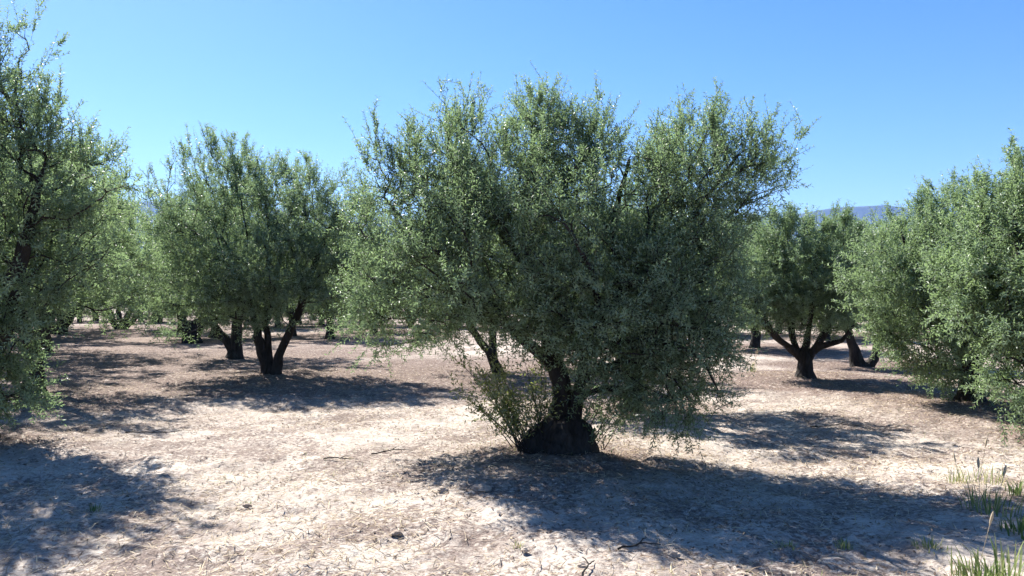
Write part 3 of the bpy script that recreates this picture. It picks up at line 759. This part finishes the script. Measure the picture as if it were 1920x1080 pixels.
# dead leaves, thick under the trees
n = 130000; x, y = on_frustum(rng, n, 3.2, 24, 1.2)
lf = litter_field(x, y) + .13 + .22 * np.clip(vnoise(x * .7, y * .7, seed=93) + .6 * vnoise(x * 2.4, y * 2.4, seed=94), -.5, 1)
keep = rng.random(n) < lf; x, y = x[keep], y[keep]; n = len(x)
V, F_ = blades(rng, x, y, rng.uniform(.018, .042, n), rng.uniform(.004, .008, n), rng.uniform(-.1, .35, n), rng.uniform(-.05, .2, n), .004)
t = rng.random(n); o = mesh_obj('fallen_leaves', V, F_, M_LITTER, None, False, None, np.concatenate([t, t])); tag(o, kind='stuff', label='brown fallen olive leaves littering the soil')
# short sparse grass stubble
n = 9000; x, y = on_frustum(rng, n, 3.2, 14, 1.2)
keep = (vnoise(x * .55, y * .55, seed=95) + .15 * x / 3 + rng.normal(0, .25, n)) > .42; x, y = x[keep], y[keep]; n = len(x)
V, F_ = blades(rng, x, y, rng.uniform(.02, .07, n), rng.uniform(.001, .0022, n), rng.uniform(.5, 1.4, n), rng.uniform(0, .1, n))
t = rng.uniform(.45, 1, n); o = mesh_obj('grass', V, F_, M_GRASS, None, False, None, np.concatenate([t, t])); tag(o, kind='stuff', label='short sparse dry grass on the soil')

# clods
def clod(px, py, r, label, seed, group=None):
    import bmesh
    b = G(px, py); bm = bmesh.new(); bmesh.ops.create_icosphere(bm, subdivisions=4, radius=1)
    co = np.array([v.co[:] for v in bm.verts])
    nz = fbm(co[:, 0] * 1.4 + seed, co[:, 1] * 1.4, co[:, 2] * 1.4, oct=4, seed=seed)
    co = co * (1 + .35 * nz)[:, None] * np.array([r * 1.3, r, r * .7])
    for v, c in zip(bm.verts, co): v.co = c
    me = bpy.data.meshes.new('clod'); bm.to_mesh(me); bm.free(); me.materials.append(M_STONE)
    at = me.attributes.new('tint', 'FLOAT', 'FACE'); at.data.foreach_set('value', np.full(len(me.polygons), (seed * .37) % 1, np.float32))
    o = bpy.data.objects.new('clod', me); COL.objects.link(o); o.location = (b[0], b[1], gz(b[0], b[1]) + r * .25)
    return tag(o, label, 'clod', group)
clod(905, 919, .055, 'brown lump of earth on the pale soil in front of the stump, largest clod', 3)
CLG = 'small clods scattered on the soil'
for q, (cx, cy) in enumerate([(182, 965), (465, 948), (830, 918), (640, 1005), (590, 1060), (985, 1030), (430, 905), (1260, 1040), (1090, 1060), (745, 1000), (300, 910)]):
    clod(cx, cy, .018 + .014 * ((q * 7) % 5) / 4, 'small brown clod of earth lying loose on the sunlit or dappled soil', 10 + q, CLG)

# fallen twigs
def twig(px, py, ln, az, label, seed):
    rng = np.random.default_rng(seed); b = G(px, py); t = np.linspace(0, 1, 9)
    x = b[0] + np.cos(az) * ln * (t - .5) + np.cumsum(rng.normal(0, ln * .012, 9)); y = b[1] + np.sin(az) * ln * (t - .5) + np.cumsum(rng.normal(0, ln * .012, 9))
    z = ground_h(x, y, True) + .012 + .02 * np.sin(t * pi)
    tb = Tubes(); p = np.stack([x, y, z], 1); tb.add(p, .007 * (1 - .6 * t), 6)
    q = p[4]; e = q + np.array([cos(az + .7), sin(az + .7), .12]) * ln * .28
    tb.add(np.array([q, (q + e) / 2 + [0, 0, .01], e]), np.array([.0045, .004, .002]), 5)
    o = tb.build('fallen_twig', M_BARK, None); return tag(o, label, 'twig')
twig(735, 852, .42, .35, 'thin dark twig lying on sunlit soil left of the stump', 1)
twig(640, 868, .36, -.2, 'short dry twig on open soil, midway between the stump and the left edge', 2)
twig(1105, 1072, .34, 1.2, 'bent twig at the bottom edge below the central shade', 3)
twig(1200, 1028, .30, .3, 'small twig at the near edge of the central tree shade', 4)
twig(1575, 800, .7, -.3, 'long thin branch on the sunlit soil beyond the right hand shade', 5)
twig(285, 812, .6, .1, 'dry twig on the edge of the blue shade at the left', 6)

# grass and weed clumps
def clump(px, py, label, n, h, w, seed, heads=6, spread=.12, name='grass_clump', green=(.1, .75)):
    rng = np.random.default_rng(seed); b = G(px, py); e = thing(name, (b[0], b[1], gz(b[0], b[1])), label, 'grass')
    Vs, Fs, Ts = [], [], []; o = 0
    for q in range(n):
        a = rng.uniform(0, 6.28); r = spread * rng.random() ** .6; p0 = np.array([cos(a) * r, sin(a) * r, -.01])
        hh = h * rng.uniform(.4, 1.0) ; az = a + rng.normal(0, .6); ln = rng.uniform(.05, .95)
        out = np.array([cos(az), sin(az), 0]); sd = np.array([-sin(az), cos(az), 0]); sg = 5
        ww = w * rng.uniform(.6, 1.2)
        for s in range(sg + 1):
            t = s / sg; c = p0 + np.array([0, 0, 1]) * hh * (t - .28 * ln * t ** 2) + out * hh * ln * (.25 * t + .55 * t ** 2.2)
            wt = ww * (1 - t ** 1.6) * (.6 + .8 * min(t * 3, 1)) + .0004
            Vs += [c - sd * wt, c + sd * wt]
        for s in range(sg): Fs.append([o + 2 * s, o + 2 * s + 1, o + 2 * s + 3, o + 2 * s + 2])
        tt = rng.uniform(*green); Ts += [tt] * sg; o += 2 * (sg + 1)
    mesh_obj('blades', np.array(Vs), np.array(Fs), M_GRASS, e, False, None, Ts)
    for q in range(heads):
        a = rng.uniform(0, 6.28); p0 = np.array([cos(a), sin(a), 0]) * spread * .5; hh = h * rng.uniform(.95, 1.4)
        t = np.linspace(0, 1, 7)[:, None]; lean = np.array([rng.normal(0, .18), rng.normal(0, .18), 1.0])
        pts = p0 + lean * hh * t; tb = Tubes(); tb.add(pts, np.full(7, .0022), 4)
        # ragged ear
        top = pts[-1]; ax = nrm(lean)
        s_ = np.linspace(0, 1, 9); tb.add(top + ax * (s_ * .085)[:, None], .0085 * np.sin(s_ * pi * .92 + .15) ** .8 + .001, 7, .5, seed + q)
        ob = tb.build('seed_head', M_STRAW, e)
        ob.data.attributes.new('tint', 'FLOAT', 'FACE').data.foreach_set('value', np.full(len(ob.data.polygons), .8, np.float32))
    return e
clump(1858, 958, 'tall grass clump with pale ears at the right end of the central shade', 60, .25, .0045, 1, 2, .20, green=(.3, .9))
clump(1842, 905, 'thin yellowing grass just behind the tall clump on the right', 40, .22, .0032, 2, 1, .22, green=(.5, .95))
clump(1885, 1085, 'lush green grass clump in the bottom right corner', 80, .24, .0055, 3, 1, .30, green=(.25, .85))
clump(1830, 1090, 'lower green tuft left of the corner clump at the bottom edge', 80, .16, .005, 4, 0, .14, green=(.2, .8))
clump(1740, 1030, 'small dry weed on pale soil left of the corner clump', 46, .11, .004, 5, 0, .10, green=(.5, 1))
clump(1580, 1022, 'small greenish tuft below the right part of the central shade', 34, .07, .0035, 6, 0, .06, green=(.5, 1))
clump(1470, 1025, 'tiny tuft at the near edge of the central shade', 40, .06, .003, 7, 0, .08, green=(.4, .9))
clump(1795, 905, 'dry upright grass tuft beside the sunlit strip on the right', 40, .16, .003, 8, 1, .10, green=(.6, 1))
clump(1905, 925, 'short green tuft at the right edge behind the tall clump', 40, .16, .005, 9, 0, .08, green=(.2, .7))
clump(1910, 1000, 'broad green tuft touching the right edge of the picture', 60, .18, .006, 10, 0, .12, green=(.15, .6))
clump(465, 945, 'tiny green weed alone on the pale soil at the left', 22, .05, .003, 11, 0, .03, green=(.2, .7))
clump(180, 955, 'small weed in the shade at bottom left', 26, .08, .003, 12, 0, .04, green=(.2, .7))
clump(968, 1022, 'thin dry tuft on pale soil below the near edge of the shade', 18, .06, .0025, 13, 0, .04, green=(.6, 1))
clump(1408, 698, 'pale dry stalks on reddish litter left of the forked tree', 30, .34, .004, 14, 3, .10, green=(.8, 1))
clump(900, 790, 'low green sprout on bright soil left of the stump', 40, .09, .004, 15, 0, .09, green=(.3, .8))

# ------------------------------------------------------------------ haze
SUN_EL, SUN_AZ = radians(46), radians(-37)      # azimuth from +Y towards +X
def haze(density):
    import bmesh
    bm = bmesh.new(); bmesh.ops.create_cube(bm, size=1)
    me = bpy.data.meshes.new('haze'); bm.to_mesh(me); bm.free()
    o = bpy.data.objects.new('haze', me); COL.objects.link(o)
    zlo, zhi = -40, 640
    o.scale = (13000, 10800, zhi - zlo); o.location = (0, 0, (zlo + zhi) / 2)
    m, nt, out = new_mat('air_haze'); v = N(nt, 'ShaderNodeVolumePrincipled')
    v.inputs['Color'].default_value = (0.27, 0.47, 1.0, 1); v.inputs['Density'].default_value = density; v.inputs['Anisotropy'].default_value = 0.2
    nt.links.new(v.outputs[0], out.inputs['Volume']); me.materials.append(m)
    return tag(o, kind='stuff')
haze(0.9e-4)

# ------------------------------------------------------------------ light
w = bpy.data.worlds.new('World'); C.world = w; w.use_nodes = True; nt = w.node_tree
bg = nt.nodes['Background']; sky = nt.nodes.new('ShaderNodeTexSky'); sky.sky_type = 'NISHITA'; sky.sun_disc = False
sky.sun_elevation = SUN_EL; sky.sun_rotation = SUN_AZ
sky.altitude = 100; sky.air_density = 1.0; sky.dust_density = 0.35; sky.ozone_density = 4.0
hs = nt.nodes.new('ShaderNodeHueSaturation'); hs.inputs['Saturation'].default_value = 1.3; hs.inputs['Hue'].default_value = 0.504
nt.links.new(sky.outputs[0], hs.inputs['Color']); nt.links.new(hs.outputs[0], bg.inputs['Color']); bg.inputs['Strength'].default_value = 0.05
sd = bpy.data.lights.new('sun', 'SUN'); so = bpy.data.objects.new('sun', sd); COL.objects.link(so)
sd.energy = 5.0; sd.angle = radians(.53); sd.color = (1.0, .96, .90)
sv = Vector((sin(SUN_AZ) * cos(SUN_EL), cos(SUN_AZ) * cos(SUN_EL), sin(SUN_EL)))
so.rotation_euler = sv.to_track_quat('Z', 'Y').to_euler()

C.view_settings.view_transform = 'Standard'; C.view_settings.look = 'None'; C.view_settings.exposure = 1.7; C.view_settings.gamma = 1
C.render.engine = 'CYCLES'
cy = C.cycles; cy.max_bounces = 10; cy.diffuse_bounces = 7; cy.transmission_bounces = 7; cy.glossy_bounces = 2; cy.volume_bounces = 1
cy.use_denoising = True
try: cy.denoiser = 'OPENIMAGEDENOISE'; cy.denoising_input_passes = 'RGB_ALBEDO_NORMAL'
except Exception: pass
cy.sample_clamp_indirect = 6
